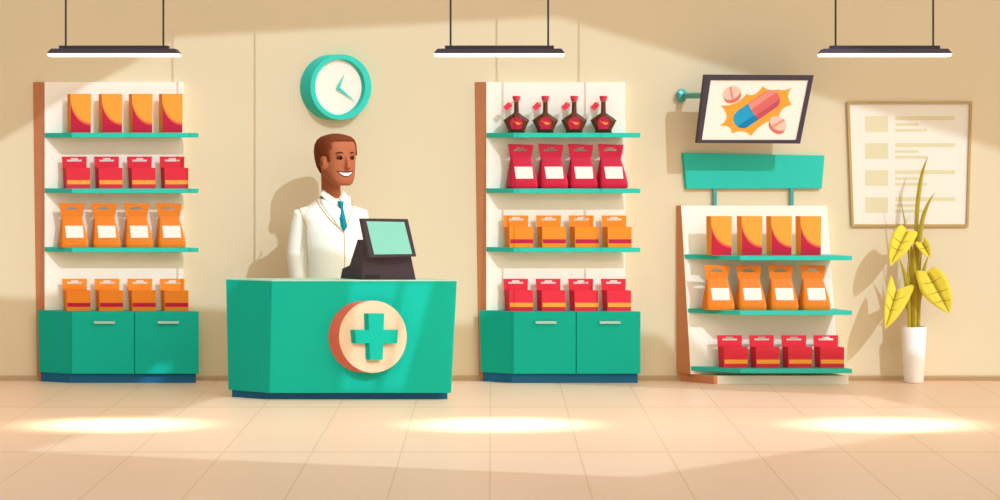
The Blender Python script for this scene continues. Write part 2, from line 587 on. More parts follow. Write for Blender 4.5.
row('tall', None, [719, 749.6, 779, 808.3], Z3[0], YS3, 'tall orange box with red curve', 'on the slanting display stand', 'tall boxes on the display stand')
row('porange', None, [718.2, 750.2, 782, 814], Z3[1], YS3, 'orange pouch with pale label', 'on the slanting display stand', 'orange pouches on the display stand')
row('hred', None, [732.3, 764.3, 796.6, 828.6], Z3[2], YS3, 'red hang-tab box with amber band', "on the slanting display stand's lowest shelf", 'red boxes on the display stand')

# ------------------------------------------------------------------ sales counter
YC, YCB = 1.376, 1.16


def counter():
    root = thing('sales_counter', 'teal sales counter with a round cross sign, standing on the tiled floor in the middle', 'counter', P(345, 399, 1.2).xy.to_3d())
    zt, z0 = zpx(281.3, YC), zpx(393, YC)
    top = [(225.8, YCB), (272, YC), (457, YC), (418, YCB)]
    bot = [(228.2, YCB), (269.4, YC), (451.4, YC), (414, YCB)]
    wpart('body', planprism(top, bot, z0, zt), M['teal'], root, bevel=.003)
    top2 = [(225.4, YCB - .002), (271.8, YC + .003), (457.6, YC + .003), (418, YCB - .002)]
    wpart('countertop', planprism(top2, top2, zt + .0003, zt + .009), M['pale'], root)
    pl = [(232, YCB + .01), (265.5, 1.311), (447.5, 1.311), (412, YCB + .01)]
    wpart('plinth', planprism(pl, pl, 0, z0 - .0003), M['dteal'], root)
    # round sign with a cross
    bm = pxsolid(ell(362, 336.7, 33.6, 35.8), YC + .001, ell(372.5, 336.7, 34, 36.2), YC + .07)
    sg = wpart('round_sign', bm, M['coral'], root, smooth=True)
    bm = pxsolid(ell(372.6, 336.7, 33.6, 35.8), YC + (YB + .0005), ell(373, 336.7, 33.8, 36), YC + .074)
    wpart('sign_face', bm, M['peach'], sg, smooth=True)
    c = [(368.4, 313.4), (384.2, 313.4), (383.7, 329.8), (398, 329.8), (397.2, 343.2), (383.2, 343.2), (382.8, 359.8), (370.2, 359.8), (369.6, 343.2), (356, 343.2), (354.8, 329.8), (369, 329.8)]
    b = [(x - 4.6, y) for x, y in c]
    wpart('cross', pxsolid(b, YC + .0745, c, YC + .105), M['teal'], sg)
    return root


counter()
COUNTER_TOP = zpx(281.3, YC) + .009


def cash_register():
    root = thing('cash_register', 'dark grey cash register with tilted mint screen standing on the teal counter', 'cash register', (P(385, 280, 1.2).x, -1.2, COUNTER_TOP))
    yf, dp = 1.35, .17
    zc = COUNTER_TOP + .0006
    k = 23 / S(1.25) / dp          # sideways lean of the depth direction
    sx = S(yf)
    h = lambda py: zc + (279.3 - py) / sx
    def X(px):
        return (px - VX) / sx
    # side outline: (depth share from the front, height) and the front's narrowing to the top
    prof = [(0, 279.3), (1, 279.3), (.93, 269.4), (.60, 265.8), (.27, 239.5), (.0, 239.5)]
    def loop(right):
        out = []
        for u, py in prof:
            t = (279.3 - py) / 40
            x = X(416 - 8.4 * t) if right else X(362 + 1.4 * t)
            out.append(Vector((x - u * dp * k, -(yf - u * dp), h(py))))
        return out
    wpart('body', loft([loop(False), loop(True)]), M['dark'], root, bevel=.002)
    bm = bmesh.new()
    for i in range(8):
        x = 365.2 + i * 1.9
        box(X(x), X(x + 1), -yf - .001, -yf + .004, h(278.6), h(274.6), bm)
    wpart('vent_slot', bm, M['black'], root)
    # monitor leaning on the front: foot nearer than the head
    Ya, Yb = yf + .02, yf + .06
    TL, TR, BR, BL = (361.6, 218.4), (408, 219), (416.6, 256.6), (369.4, 257.8)
    fr = [P(*TL, Ya), P(*TR, Ya), P(*BR, Yb), P(*BL, Yb)]
    bk = [v + Vector((-.021, .03, -.012 if i < 2 else .001)) for i, v in enumerate(fr)]
    bk = [v + Vector((-.021, .03, 0)) for v in fr]
    bm = solid(bk, fr)
    mon = wpart('monitor', bm, M['dark'], root, bevel=.003)
    iTL, iTR, iBR, iBL = (366.4, 221.2), (404.2, 222), (412.2, 254), (374.2, 254.4)
    def yat(py):
        return Ya + (py - 218.4) / 39 * (Yb - Ya)
    q = [P(x, y, yat(y) + .0004) for x, y in (iTL, iTR, iBR, iBL)]
    wpart('display_glass', flat(q, (0, -.002, 0)), M['screen'], mon)
    # neck that carries the monitor
    wpart('monitor_neck', box(X(384), X(398), -yf - .02, -yf + .05, h(262), h(238)), M['dark'], root)
    return root


cash_register()


# ------------------------------------------------------------------ clock
def wall_clock():
    root = thing('wall_clock', 'round teal wall clock with cream face and teal hands hanging above the man', 'clock', P(338, 87, .04))
    Yf = .075
    bm = bmesh.new()
    back, fo, fi, bi = ell(331, 87.2, 31, 32.6), ell(341, 87, 30.5, 32.7), ell(340.2, 87, 25, 28), ell(336.4, 87.2, 24.5, 27.5)
    loft([[P(x, y, .002) for x, y in back], [P(x, y, Yf) for x, y in fo], [P(x, y, Yf) for x, y in fi], [P(x, y, .045) for x, y in bi]], bm=bm)
    wpart('case', bm, M['rimteal'], root, smooth=True)
    wpart('dial', pxsolid(ell(337.4, 87.2, 25.2, 28), .0455, ell(337.4, 87.2, 25.2, 28), .049), M['cream'], root)
    def hand(nm, tip, w, Y):
        a, b = Vector((338, 88)), Vector(tip)
        t = (b - a).normalized(); nrm = Vector((-t.y, t.x)) * w
        pts = [a - t * 1.2 + nrm * .6, a + t * 1.5 + nrm, b, a + t * 1.5 - nrm, a - t * 1.2 - nrm * .6]
        wpart(nm, flat([P(p.x, p.y, Y) for p in pts], (0, -.003, 0)), M['rimteal'], root)
    hand('hour_hand', (344.8, 74), 1.6, .052)
    hand('minute_hand', (354.6, 100.8), 1.6, .056)
    wpart('pivot', pxsolid(ell(338, 88, 1.4, 1.5, 16), .049, ell(338, 88, 1.2, 1.3, 16), .062), M['rimteal'], root)


wall_clock()


# ------------------------------------------------------------------ pendant lamps
YL = 2.85


def pendant(cx, label):
    s = S(YL)
    c = P(cx, 53.8, YL)
    root = thing('pendant_lamp', label, 'pendant lamp', c)
    root['group'] = 'pendant lamps over the shop floor'
    w = 65.5 / s
    d = .09
    def rect(hw, hd, z):
        return [Vector((-hw, -hd, z)), Vector((hw, -hd, z)), Vector((hw, hd, z)), Vector((-hw, hd, z))]
    z1, z2 = 4.8 / s, 8.0 / s
    bm = loft([rect(w, d, 0), rect(w - 3.8 / s, d - .02, z1)])
    obj('housing', bm, M['dark'], root, bevel=.001)
    obj('top_housing', loft([rect(w - 11.2 / s, .05, z1 + .0002), rect(w - 11.2 / s, .05, z2)]), M['dark'], root, bevel=.001)
    obj('diffuser', loft([rect(w - 1.2 / s, d - .008, -2.8 / s), rect(w - .2 / s, d - .002, -.0002)]), M['lamp'], root)
    for sgn in (-1, 1):
        x = sgn * 48.8 / s
        obj('rod', tube([(x, 0, z2), (x, 0, HB - c.z)], 1.0 / s, 12), M['dark'], root, smooth=True)
    L = bpy.data.lights.new('pendant_light', 'AREA')
    L.shape = 'RECTANGLE'; L.size = 1.5 * w; L.size_y = .14
    L.energy = LAMP_W; L.color = (1, .97, .9); L.spread = math.radians(26)
    lo = bpy.data.objects.new('pendant_light', L)
    COL.objects.link(lo)
    lo.parent = root
    lo.location = (0, 0, -2.8 / s - .004)
    G = bpy.data.lights.new('pendant_glow', 'AREA')
    G.shape = 'RECTANGLE'; G.size = 1.9 * w; G.size_y = .15
    G.energy = GLOW_W; G.color = (1, .96, .88)
    go = bpy.data.objects.new('pendant_glow', G)
    COL.objects.link(go)
    go.parent = root
    go.location = (0, 0, -2.8 / s - .006)
    return root


GLOW_W = 11
LAMP_W = 5
pendant(114.6, 'dark pendant lamp with glowing underside hanging over the left shelf unit')
pendant(499.4, 'dark pendant lamp with glowing underside hanging between the clock and the bottles')
pendant(884.4, 'dark pendant lamp with glowing underside hanging above the framed poster')


# ------------------------------------------------------------------ screen on a wall arm
def wall_screen():
    root = thing('wall_screen', 'tilted wall screen in dark frame showing a capsule and two tablets on orange burst', 'screen', P(755, 109, .25))
    Yt, Ybm = .36, .27
    def Yat(py):
        return Ybm + (143.3 - py) / 68.8 * (Yt - Ybm)
    def Q(px, py, o=0.0):
        return P(px, py, Yat(py) + o)
    out = [(705.2, 74.6), (813.8, 75.2), (800.2, 143.6), (697.2, 143)]
    inn = [(710.7, 80.2), (808.3, 80.2), (796.1, 139.9), (701.9, 139.9)]
    fo = [Q(*p) for p in out]; fi = [Q(*p) for p in inn]
    bk = [v + Vector((-.012, .045, .002)) for v in fo]
    fi2 = [v + Vector((0, .008, 0)) for v in fi]
    bm = loft([bk, fo, fi, fi2], bm=bmesh.new())
    wpart('frame', bm, M['dark'], root)
    sc_ = wpart('screen_panel', flat([Q(*p, -.0076) for p in inn], (0, -.002, 0)), M['tvs'], root)

    def c(x, y):
        return (695 + x / 6.25, 70 + y / 6.25)

    def layer(name, pts, o, m):
        wpart(name, flat([Q(*c(*p), o) for p in pts], (0, -.0006, 0)), m, sc_)
    sp = [((160, 222), (262, 228)), ((320, 150), (372, 178)), ((425, 100), (452, 134)), ((517, 122), (560, 134)), ((605, 110), (560, 160)), ((605, 218), (535, 228)),
          ((522, 300), (420, 318)), ((350, 412), (300, 362)), ((232, 397), (224, 336)), ((150, 350), (240, 300))]
    pts = []
    for i, (a, cc) in enumerate(sp):
        b = sp[(i + 1) % len(sp)][0]
        for k in range(8):
            t = k / 8
            pts.append(tuple((1 - t) ** 2 * a[j] + 2 * t * (1 - t) * cc[j] + t * t * b[j] for j in (0, 1)))
    layer('burst', pts, -.0052, M['burst'])
    ax = Vector((472, 186)); bx = Vector((300, 304))
    t = (ax - bx).normalized(); nn = Vector((t.y, -t.x))     # nn points up-left on the picture
    R = 60
    mid = bx + (ax - bx) * .40
    def cap(center, sgn, r0, r1, n=16):
        """half stadium strip between cross offsets r0..r1 (share of R)"""
        out = []
        for k in range(n + 1):
            r = r0 + (r1 - r0) * k / n
            d = math.sqrt(max(0, 1 - r * r))
            out.append(tuple(center + nn * r * R + t * sgn * d * R))
        bow = lambda r: t * (-.18) * R * (1 - r * r) ** .5
        for k in range(n, -1, -1):
            r = r0 + (r1 - r0) * k / n
            out.append(tuple(mid + nn * r * R + bow(r)))
        return out
    layer('capsule_half', cap(bx, -1, -1, 1), -.0042, M['blue'])
    layer('capsule_shade', cap(bx, -1, -1, -.35), -.0034, M['blue2'])
    layer('capsule_half', cap(ax, 1, -1, 1), -.0042, M['rose'])
    layer('capsule_sheen', cap(ax, 1, .3, .92), -.0034, M['rose2'])
    layer('capsule_shade', cap(ax, 1, -1, -.5), -.0034, M['rose3'])
    for (cx, cy, tl, ox, oy) in ((228, 143, -.42, 8, 24), (520, 334, .62, -10, 22)):
        layer('tablet_edge', [(x + ox * .5, y + oy * .5) for x, y in ell(cx, cy, 57, 40, 32, tl)] , -.0042, M['pill2'])
        e2 = [(x + ox, y + oy) for x, y in ell(cx, cy, 55, 38, 32, tl)]
        layer('tablet_edge', e2, -.0042 - .0003, M['pill2'])
        layer('tablet', ell(cx, cy, 57, 40, 32, tl), -.0034, M['pill'])
        u = Vector((math.cos(tl + (1.8 if cx < 300 else -1.15)), math.sin(tl + (1.8 if cx < 300 else -1.15)))); v = Vector((-u.y, u.x))
        L = 38 if cx < 300 else 46
        q = [Vector((cx, cy)) + u * L * a + v * 7 * b for a, b in ((-1, -1), (1, -1), (1, 1), (-1, 1))]
        layer('score_line', [tuple(p) for p in q], -.0027, M['rose2'])
    # arm and wall flange
    bm = tube([P(681, 95.6, .002), P(682.5, 95.6, .012), P(684.5, 95.6, .03)], [.047, .047, .022], 24)
    tube([P(684, 95.6, .022), P(706, 95.6, .29)], .021, 16, bm)
    wpart('wall_arm', bm, M['sideteal'], root, smooth=True)


wall_screen()


# ------------------------------------------------------------------ poster
def poster():
    root = thing('wall_poster', 'framed cream poster with four pale squares and text bars on the wall behind plant', 'poster', P(910, 164, .01))
    out = [(846.6, 101.4), (972, 101.4), (968.2, 226.6), (851.4, 226.6)]
    inn = [(849.4, 103.8), (969.4, 103.8), (966, 224.2), (853.6, 224.2)]
    bm = plate_hole([P(x, y, .003) for x, y in out], [[P(x, y, .003) for x, y in inn]], (0, -.017, 0))
    wpart('frame', bm, M['tanframe'], root)
    sh = wpart('sheet', flat([P(x, y, .003) for x, y in inn], (0, -.006, 0)), M['poster'], root)
    def r(nm, x0, x1, y0, y1):
        wpart(nm, flat([P(x0, y0, .0091), P(x1, y0, .0091), P(x1, y1, .0091), P(x0, y1, .0091)], (0, -.0006, 0)), M['ink'], sh)
    for i in range(4):
        y = 116.1 + 27.0 * i
        r('picture_square', 865.5, 888, y, y + 15.5)
        r('text_bar', 895.2, 955, y, y + 4.1)
        r('text_bar', 895.2, 918.6, y + 6.9, y + 9.8)
        r('text_bar', 895.2, 927, y + 12.6, y + 15.5)


poster()


# ------------------------------------------------------------------ plant
def plant():
    Yp = .16
    root = thing('potted_plant', 'tall yellow-green plant in slim white pot on the floor in front of poster', 'plant', P(913.8, 382, Yp).xy.to_3d())
    s = S(Yp)
    h = zpx(326.5, Yp)
    r0, r1 = 9.6 / s, 12.6 / s
    pot = wpart('pot', lathe([(r0 * .9, 0), (r0, .004), (r1, h - .004), (r1 - .003, h), (r1 - .012, h - .002), (r1 - .014, h - .03)], 48, None, root.location), M['pot'], root, smooth=True)
    wpart('soil', lathe([(r1 - .016, h - .028), (r1 - .03, h - .012), (.002, h - .008)], 32, None, root.location), M['soil'], root)

    def c2(x, y):
        return (850 + x / 2.94, 220 + y / 2.94)

    def blade(pts, Y0, Y1, m='blade'):
        """pts: (px, py, half width px) from foot to tip: a folded lance blade with thickness"""
        bm = bmesh.new()
        loops = []
        n = len(pts)
        # smooth resample
        res = []
        for i in range(n - 1):
            p0, p1, p2, p3 = pts[max(i - 1, 0)], pts[i], pts[i + 1], pts[min(i + 2, n - 1)]
            for k in range(5):
                t = k / 5
                res.append([.5 * ((2 * p1[j]) + (-p0[j] + p2[j]) * t + (2 * p0[j] - 5 * p1[j] + 4 * p2[j] - p3[j]) * t * t + (-p0[j] + 3 * p1[j] - 3 * p2[j] + p3[j]) * t ** 3) for j in range(3)])
        res.append(list(pts[-1]))
        N = len(res)
        for i, (x, y, w) in enumerate(res):
            Y = Y0 + (Y1 - Y0) * i / (N - 1)
            w = max(w, .12)
            a, b_, c_ = P(x - w, y, Y), P(x, y, Y), P(x + w, y, Y)
            d = w / s * .35 + .0008
            loops.append([a, b_ + Vector((0, -d, 0)), c_, b_ + Vector((0, d, 0))])
        wpart('blade', loft(loops, bm=bm), M[m], root, smooth=True)
    hb = 331
    blade([(914.8, hb, 1.6), (915.4, 280, 1.9), (916.2, 230, 2.0), (918, 200, 2.2), (922, 174, 1.7), (927.8, 156.5, .1)], Yp, Yp + .02)
    blade([(916.8, hb, 1.6), (917.6, 285, 1.9), (918.8, 250, 2.1), (922, 222, 2.3), (927.5, 205, 1.7), (935, 192, .1)], Yp + .01, Yp + .05)
    blade([(911.5, hb, 1.2), (911, 290, 1.4), (909, 255, 1.2), (904.8, 222, .8), (898.6, 190.5, .1)], Yp + .01, Yp - .02)
    blade([(910, hb, 1.8), (908.2, 300, 2.2), (905.2, 276, 2.2), (899.3, 258.5, .2)], Yp + .02, Yp + .06)
    blade([(918, hb, 2.0), (919, 300, 2.2), (922.5, 275, 2.2), (928.5, 255, .3)], Yp + .02, Yp + .07)
    blade([(912.2, hb, 2.0), (912.4, 290, 2.4), (912, 262, 2.0), (910.8, 238, .3)], Yp + .03, Yp + .03)
    blade([(914.6, hb, 2.2), (914.8, 285, 2.6), (914, 258, 1.8), (913.4, 244, .3)], Yp + .04, Yp + .04)
    blade([(909.4, hb, 1.5), (908.6, 305, 1.8), (908.4, 280, 1.5), (907.5, 262, .2)], Yp + .04, Yp + .04)

    def leaf(outline, base, tip, veins, Y0, lean, stalk):
        """outline and veins in the pixel frame of c2; lean: metres towards the viewer per pixel from base to tip"""
        A, B = Vector(c2(*base)), Vector(c2(*tip))
        ax = (B - A); ln = ax.length; ax.normalize()
        nr = Vector((-ax.y, ax.x))
        def Yof(p):
            u = (p - A).dot(ax) / ln; v = (p - A).dot(nr) / ln
            return Y0 + lean * u + .05 * abs(v) + .02 * math.sin(u * 2.4)
        # smooth outline: points tagged by order, Catmull-Rom but sharp at base notch and tip
        pts = [Vector(c2(*p)) for p in outline]
        n = len(pts)
        sharp = {i for i, p in enumerate(outline) if p == tip or p == base}
        ring = []
        for i in range(n):
            p1, p2 = pts[i], pts[(i + 1) % n]
            p0 = p1 if i in sharp else pts[i - 1]
            p3 = p2 if (i + 1) % n in sharp else pts[(i + 2) % n]
            for k in range(4):
                t = k / 4
                ring.append(.5 * ((2 * p1) + (-p0 + p2) * t + (2 * p0 - 5 * p1 + 4 * p2 - p3) * t * t + (-p0 + 3 * p1 - 3 * p2 + p3) * t ** 3))
        bm = bmesh.new()
        # rings shrinking to the midrib
        def mid(p):
            u = max(.04, min(.96, (p - A).dot(ax) / ln))
            return A + ax * (u * ln)
        loops = []
        for f in (0, .33, .66, .97):
            loops.append([bm.verts.new(P(*(p.lerp(mid(p), f)), Yof(p.lerp(mid(p), f)))) for p in ring])
        m_ = len(ring)
        for a, b in zip(loops, loops[1:]):
            for i in range(m_):
                j = (i + 1) % m_
                try:
                    bm.faces.new((a[i], a[j], b[j], b[i]))
                except ValueError:
                    pass
        bmesh.ops.remove_doubles(bm, verts=bm.verts[:], dist=.0004)
        lf = wpart('leaf', bm, M['leaf'], root, smooth=True)
        md = lf.modifiers.new('thick', 'SOLIDIFY'); md.thickness = .0025; md.offset = 0
        for o_ in (lf,):
            o_['label'] = 'broad heart-shaped leaf'
        bm = bmesh.new()
        for (p, q, w) in veins:
            p, q = Vector(c2(*p)), Vector(c2(*q))
            path = [p.lerp(q, k / 5) for k in range(6)]
            tube([P(v.x, v.y, Yof(v) + .0022) for v in path], [w * (1 - .12 * k) / s for k in range(6)], 6, bm)
        wpart('vein', bm, M['vein'], lf)
        sx, sy = stalk
        A3 = P(A.x, A.y, Yof(A))
        B3 = P(sx, sy, Yp)
        m1 = A3.lerp(B3, .35) + Vector((0, 0, .02))
        wpart('leaf_stalk', tube([A3, m1, A3.lerp(B3, .75), B3], [.0035, .004, .005, .006], 8), M['blade'], root, smooth=True)

    def vn(b, t, side):
        return [(b, t, .55)] + [(p, q, .4) for p, q in side]
    leaf([(118, 135), (113, 100), (120, 55), (135, 25), (152, 15), (168, 30), (198, 36), (186, 66), (160, 102)], (168, 30), (118, 135),
         vn((166, 36), (122, 124), [((150, 66), (125, 48)), ((140, 88), (118, 76)), ((150, 66), (178, 62)), ((139, 90), (158, 88))]), Yp + .06, .06, (912, 300))
    leaf([(190, 66), (213, 67), (219, 50), (232, 68), (238, 90), (235, 112), (214, 100)], (213, 67), (235, 112),
         vn((212, 68), (233, 104), [((221, 82), (232, 74)), ((221, 83), (207, 84))]), Yp + .06, .03, (918, 300))
    leaf([(103, 322), (100, 270), (106, 215), (120, 163), (136, 208), (188, 190), (170, 240), (135, 292)], (136, 208), (103, 322),
         vn((138, 206), (106, 312), [((128, 238), (112, 208)), ((119, 266), (104, 244)), ((128, 238), (160, 226)), ((119, 266), (142, 262))]), Yp + .07, .07, (912, 318))
    leaf([(195, 150), (226, 152), (250, 138), (284, 168), (300, 220), (298, 255), (292, 277), (250, 252), (214, 220), (198, 182)], (226, 152), (292, 277),
         vn((228, 156), (288, 266), [((243, 184), (270, 166)), ((258, 212), (290, 202)), ((272, 238), (296, 234)), ((243, 184), (212, 188)), ((258, 212), (228, 220)), ((272, 238), (250, 244))]), Yp + .07, .07, (917, 318))


plant()


# ------------------------------------------------------------------ the pharmacist
def evaluated(o):
    dg = bpy.context.evaluated_depsgraph_get()
    dg.update()
    return o.evaluated_get(dg)


def remeshed(bm, voxel, smooth_it=6, fac=.5):
    """union of overlapping closed shapes as one continuous skin"""
    me = bpy.data.meshes.new('tmp'); bmesh.ops.recalc_face_normals(bm, faces=bm.faces[:]); bm.to_mesh(me); bm.free()
    o = bpy.data.objects.new('tmp', me); COL.objects.link(o)
    md = o.modifiers.new('r', 'REMESH'); md.mode = 'VOXEL'; md.voxel_size = voxel
    ms = o.modifiers.new('s', 'SMOOTH'); ms.iterations = smooth_it; ms.factor = fac
    ev = evaluated(o)
    out = bmesh.new(); out.from_mesh(ev.to_mesh()); ev.to_mesh_clear()
    bpy.data.objects.remove(o); bpy.data.meshes.remove(me)
    return out


def sring(cx, yf, yb, hw, z, n=28, e=2.3):
    """superellipse ring between front yf and back yb"""
    cy, hd = (yf + yb) / 2, (yb - yf) / 2
    out = []
    for k in range(n):
        a = 2 * math.pi * k / n
        c, s = math.cos(a), math.sin(a)
        out.append(Vector((cx + hw * math.copysign(abs(c) ** (2 / e), c), cy + hd * math.copysign(abs(s) ** (2 / e), s), z)))
    return out


def ball(bm, c, r, rot=None):
    m = Matrix.Translation(c)
    if rot:
        m = m @ rot
    bmesh.ops.create_uvsphere(bm, u_segments=20, v_segments=14, radius=1, matrix=m @ Matrix.Diagonal((*r, 1)))


def person():
    YP = .44
    s = S(YP)
    root = thing('person', 'smiling man in white coat and teal tie standing behind the counter beside the register', 'person', P(331, 382, YP).xy.to_3d())
    ox = 331
    zc = zpx(185.5, YP)                     # chin height
    RH = Matrix.Translation((5 / s, -.012, zc)) @ Matrix.Rotation(math.radians(36), 4, 'Z')   # head frame
    RB = Matrix.Rotation(math.radians(18), 4, 'Z')                                                   # trunk frame
    # --- head rings in the head frame
    HR = [(0.0, .050, -.118, -.04), (.014, .066, -.132, -.02), (.04, .083, -.139, .02), (.085, .099, -.138, .075), (.13, .108, -.136, .115), (.18, .114, -.135, .135), (.23, .117, -.134, .142), (.275, .114, -.127, .135), (.306, .102, -.112, .115), (.328, .080, -.086, .085), (.341, .045, -.05, .05)]
    HR = [(z, hw * 1.12, yf, yb) for z, hw, yf, yb in HR]
    bm = bmesh.new()
    loft([[RH @ v for v in sring(0, yf, yb, hw, z)] for z, hw, yf, yb in HR], bm=bm)
    # nose, brow, ears, neck
    loft([[RH @ v for v in lp_] for lp_ in ([Vector((-.012, -.125, .205)), Vector((.012, -.125, .205)), Vector((.008, -.143, .20)), Vector((-.008, -.146, .20))],
          [Vector((-.017, -.12, .15)), Vector((.017, -.12, .15)), Vector((.011, -.170, .142)), Vector((-.011, -.170, .142))],
          [Vector((-.025, -.12, .118)), Vector((.025, -.12, .118)), Vector((.015, -.178, .122)), Vector((-.015, -.178, .122))],
          [Vector((-.02, -.12, .108)), Vector((.02, -.12, .108)), Vector((.01, -.15, .110)), Vector((-.01, -.15, .110))])], bm=bm)
    for sg in (-1, 1):
        ball(bm, RH @ Vector((-.130 if sg < 0 else .117, -.045 if sg < 0 else -.01, .155)), (.019, .03, .05), Matrix.Rotation(math.radians(36 + sg * -20), 4, 'Z'))
        ball(bm, RH @ Vector((sg * .048, -.124, .214)), (.026, .016, .010), Matrix.Rotation(math.radians(36), 4, 'Z'))
    nk = [(-.006, .03, zc + .10), (-.004, .035, zc + .03), (-.002, .04, zc - .04), (0, .045, zc - .14)]
    loft([[Vector((x + .066 * math.cos(a), y + .07 * math.sin(a), z)) for a in [2 * math.pi * k / 24 for k in range(24)]] for x, y, z in nk], bm=bm)
    # trunk under the clothes
    TR = [(.70, .165, -.105, .11), (.80, .175, -.11, .115), (.93, .165, -.105, .105), (1.06, .185, -.115, .115), (1.16, .195, -.105, .115), (1.215, .165, -.075, .11), (1.26, .08, -.035, .10), (1.30, .062, -.02, .10)]
    loft([[RB @ v for v in sring(0, yf, yb, hw, z)] for z, hw, yf, yb in TR], bm=bm)
    arms = {}
    for sg in (-1, 1):
        sh, el, wr = RB @ Vector((sg * .205, .02, 1.17)), RB @ Vector((sg * .243, .04, .92)), RB @ Vector((sg * .238, -.03, .69))
        arms[sg] = (sh, el, wr)
        tube([sh, sh.lerp(el, .5), el, el.lerp(wr, .4), wr], [.055, .05, .043, .042, .03], 16, bm)
        # hand: palm and five fingers, slightly curled
        d = (wr - el).normalized()
        fw = (RB.to_3x3() @ Vector((0, -1, 0))); fw = (fw - d * fw.dot(d)).normalized()
        sd = (RB.to_3x3() @ Vector((-sg, 0, 0))); sd = (sd - d * sd.dot(d) - fw * sd.dot(fw)).normalized()
        loft([[wr + d * t + fw * (w * math.cos(a)) + sd * (th * math.sin(a)) for a in [2 * math.pi * k / 16 for k in range(16)]] for t, w, th in ((-.01, .027, .02), (.03, .036, .018), (.075, .043, .016), (.098, .042, .013))], bm=bm)
        for k, ln in enumerate((.078, .088, .082, .064)):
            b0 = wr + d * .092 + fw * (.033 - .022 * k)
            b1 = b0 + d * ln * .45 + sd * .004 + fw * (.004 - .002 * k)
            b2 = b1 + d * ln * .3 + sd * .014
            b3 = b2 + d * ln * .2 + sd * .018
            tube([b0, b1, b2, b3], [.0095, .009, .0082, .0065], 10, bm)
        t0 = wr + d * .028 + fw * .03 + sd * .004
        tube([t0, t0 + d * .03 + fw * .022 + sd * .008, t0 + d * .06 + fw * .028 + sd * .014, t0 + d * .08 + fw * .026 + sd * .02], [.013, .012, .010, .008], 10, bm)
    for sg in (-1, 1):
        hp, kn, an = RB @ Vector((sg * .09, 0, .76)), RB @ Vector((sg * .10, -.01, .43)), RB @ Vector((sg * .105, .02, .08))
        tube([hp, hp.lerp(kn, .5), kn, kn.lerp(an, .4), an], [.088, .074, .054, .052, .034], 18, bm)
        loft([[RB @ v for v in sring(sg * .11, yf, yb, hw, z)] for z, hw, yf, yb in ((.012, .036, -.15, .06), (.04, .036, -.13, .06), (.08, .03, -.03, .055))], bm=bm)
    body_bm = remeshed(bm, .0062, 5)
    # keep sub-voxel order: body is one continuous skin
    body = obj('body', body_bm, M['skin'], root, smooth=True)
    for p in body.data.polygons:
        p.use_smooth = True
    tree = BVHTree.FromObject(evaluated(body), bpy.context.evaluated_depsgraph_get())
    RHi3 = RH.to_3x3()

    def face(x, z, off=0.0):
        o_ = RH @ Vector((x, -.4, z)); d = RHi3 @ Vector((0, 1, 0))
        h_ = tree.ray_cast(o_, d)[0]
        return (h_ if h_ else RH @ Vector((x, -.13, z))) - d * off

    def face_patch(name, pts, off, m, par=None):
        """small raised patch on the face from an outline (x, z)"""
        cx = sum(p[0] for p in pts) / len(pts); cz = sum(p[1] for p in pts) / len(pts)
        bm_ = bmesh.new()
        rings = []
        for f, o_ in ((1, off * .1 - .001), (.9, off * .7), (.5, off), (.05, off)):
            rings.append([face(cx + (x - cx) * f, cz + (z - cz) * f, o_) for x, z in pts])
        loft(rings, bm=bm_)
        return obj(name, bm_, m, par or root, smooth=True)
    # eyes, brows
    for sg in (-1, 1):
        ex = sg * .050
        pts = []
        for k in range(20):
            a_ = 2 * math.pi * k / 20
            pts.append((ex + .023 * math.cos(a_), .188 + .0165 * math.sin(a_) * (1 if math.sin(a_) > 0 else .8)))
        e_ = face_patch('eye', pts, .002, M['eye'])
        face_patch('iris', [(ex + .006 + .009 * math.cos(2 * math.pi * k / 14), .187 + .010 * math.sin(2 * math.pi * k / 14)) for k in range(14)], .0032, M['iris'], e_)
        wd = .030 if sg < 0 else .026
        top = [(ex - wd + 2 * wd * k / 10, .2185 + .0135 * math.sin(math.pi * k / 10) ** .7) for k in range(11)]
        low = [(ex - wd + 2 * wd * k / 10, .2165 + .0055 * math.sin(math.pi * k / 10)) for k in range(9, 0, -1)]
        br = top + low
        face_patch('eyebrow', br, .006, M['brow'])
    # smiling mouth
    N = 16
    cx0 = -.006
    def mouth(hw, top, dip, bot):
        u_ = [(cx0 - hw + 2 * hw * k / N, top - dip * math.sin(math.pi * k / N)) for k in range(N + 1)]
        l_ = [(cx0 - hw + 2 * hw * k / N, top - bot * math.sin(math.pi * k / N) ** .8) for k in range(N - 1, 0, -1)]
        return u_ + l_
    face_patch('mouth', mouth(.070, .104, .005, .047), .003, M['lip'])
    face_patch('teeth', mouth(.057, .095, .007, .030), .006, M['teeth'])
    for sg in (-1, 1):
        b_ = bmesh.new()
        ball(b_, RH @ Vector((-.1445 if sg < 0 else .1315, -.048 if sg < 0 else -.013, .158)), (.007, .014, .027), Matrix.Rotation(math.radians(36 + sg * -20), 4, 'Z'))
        obj('inner_ear', b_, M['ear'], root, smooth=True)
    # inner ear fold
    # hair: a close cap over crown, sides and back
    bmh = bmesh.new()
    rows = []
    for z, hw, yf, yb in HR[3:] + [(.349, .012, -.012, .012)]:
        rows.append([v for v in sring(0, yf - .011, yb + .012, hw + .010, z + (.006 if z > .3 else 0), 56)])
    rows2 = []
    for a, b in zip(rows, rows[1:]):
        for t in (0, .25, .5, .75):
            rows2.append([p.lerp(q, t) for p, q in zip(a, b)])
    rows2.append(rows[-1])
    vs = [[bmh.verts.new(RH @ p) for p in r_] for r_ in rows2]
    def is_hair(p):
        if p.z > .314:
            return True
        if p.z > .205:
            return p.y > (-.098 if p.x < 0 else -.07)
        if p.z > .165:
            return p.y > -.02 or (p.x < 0 and -.098 < p.y < -.078)
        return p.y > -.012 + (.165 - p.z) * .5
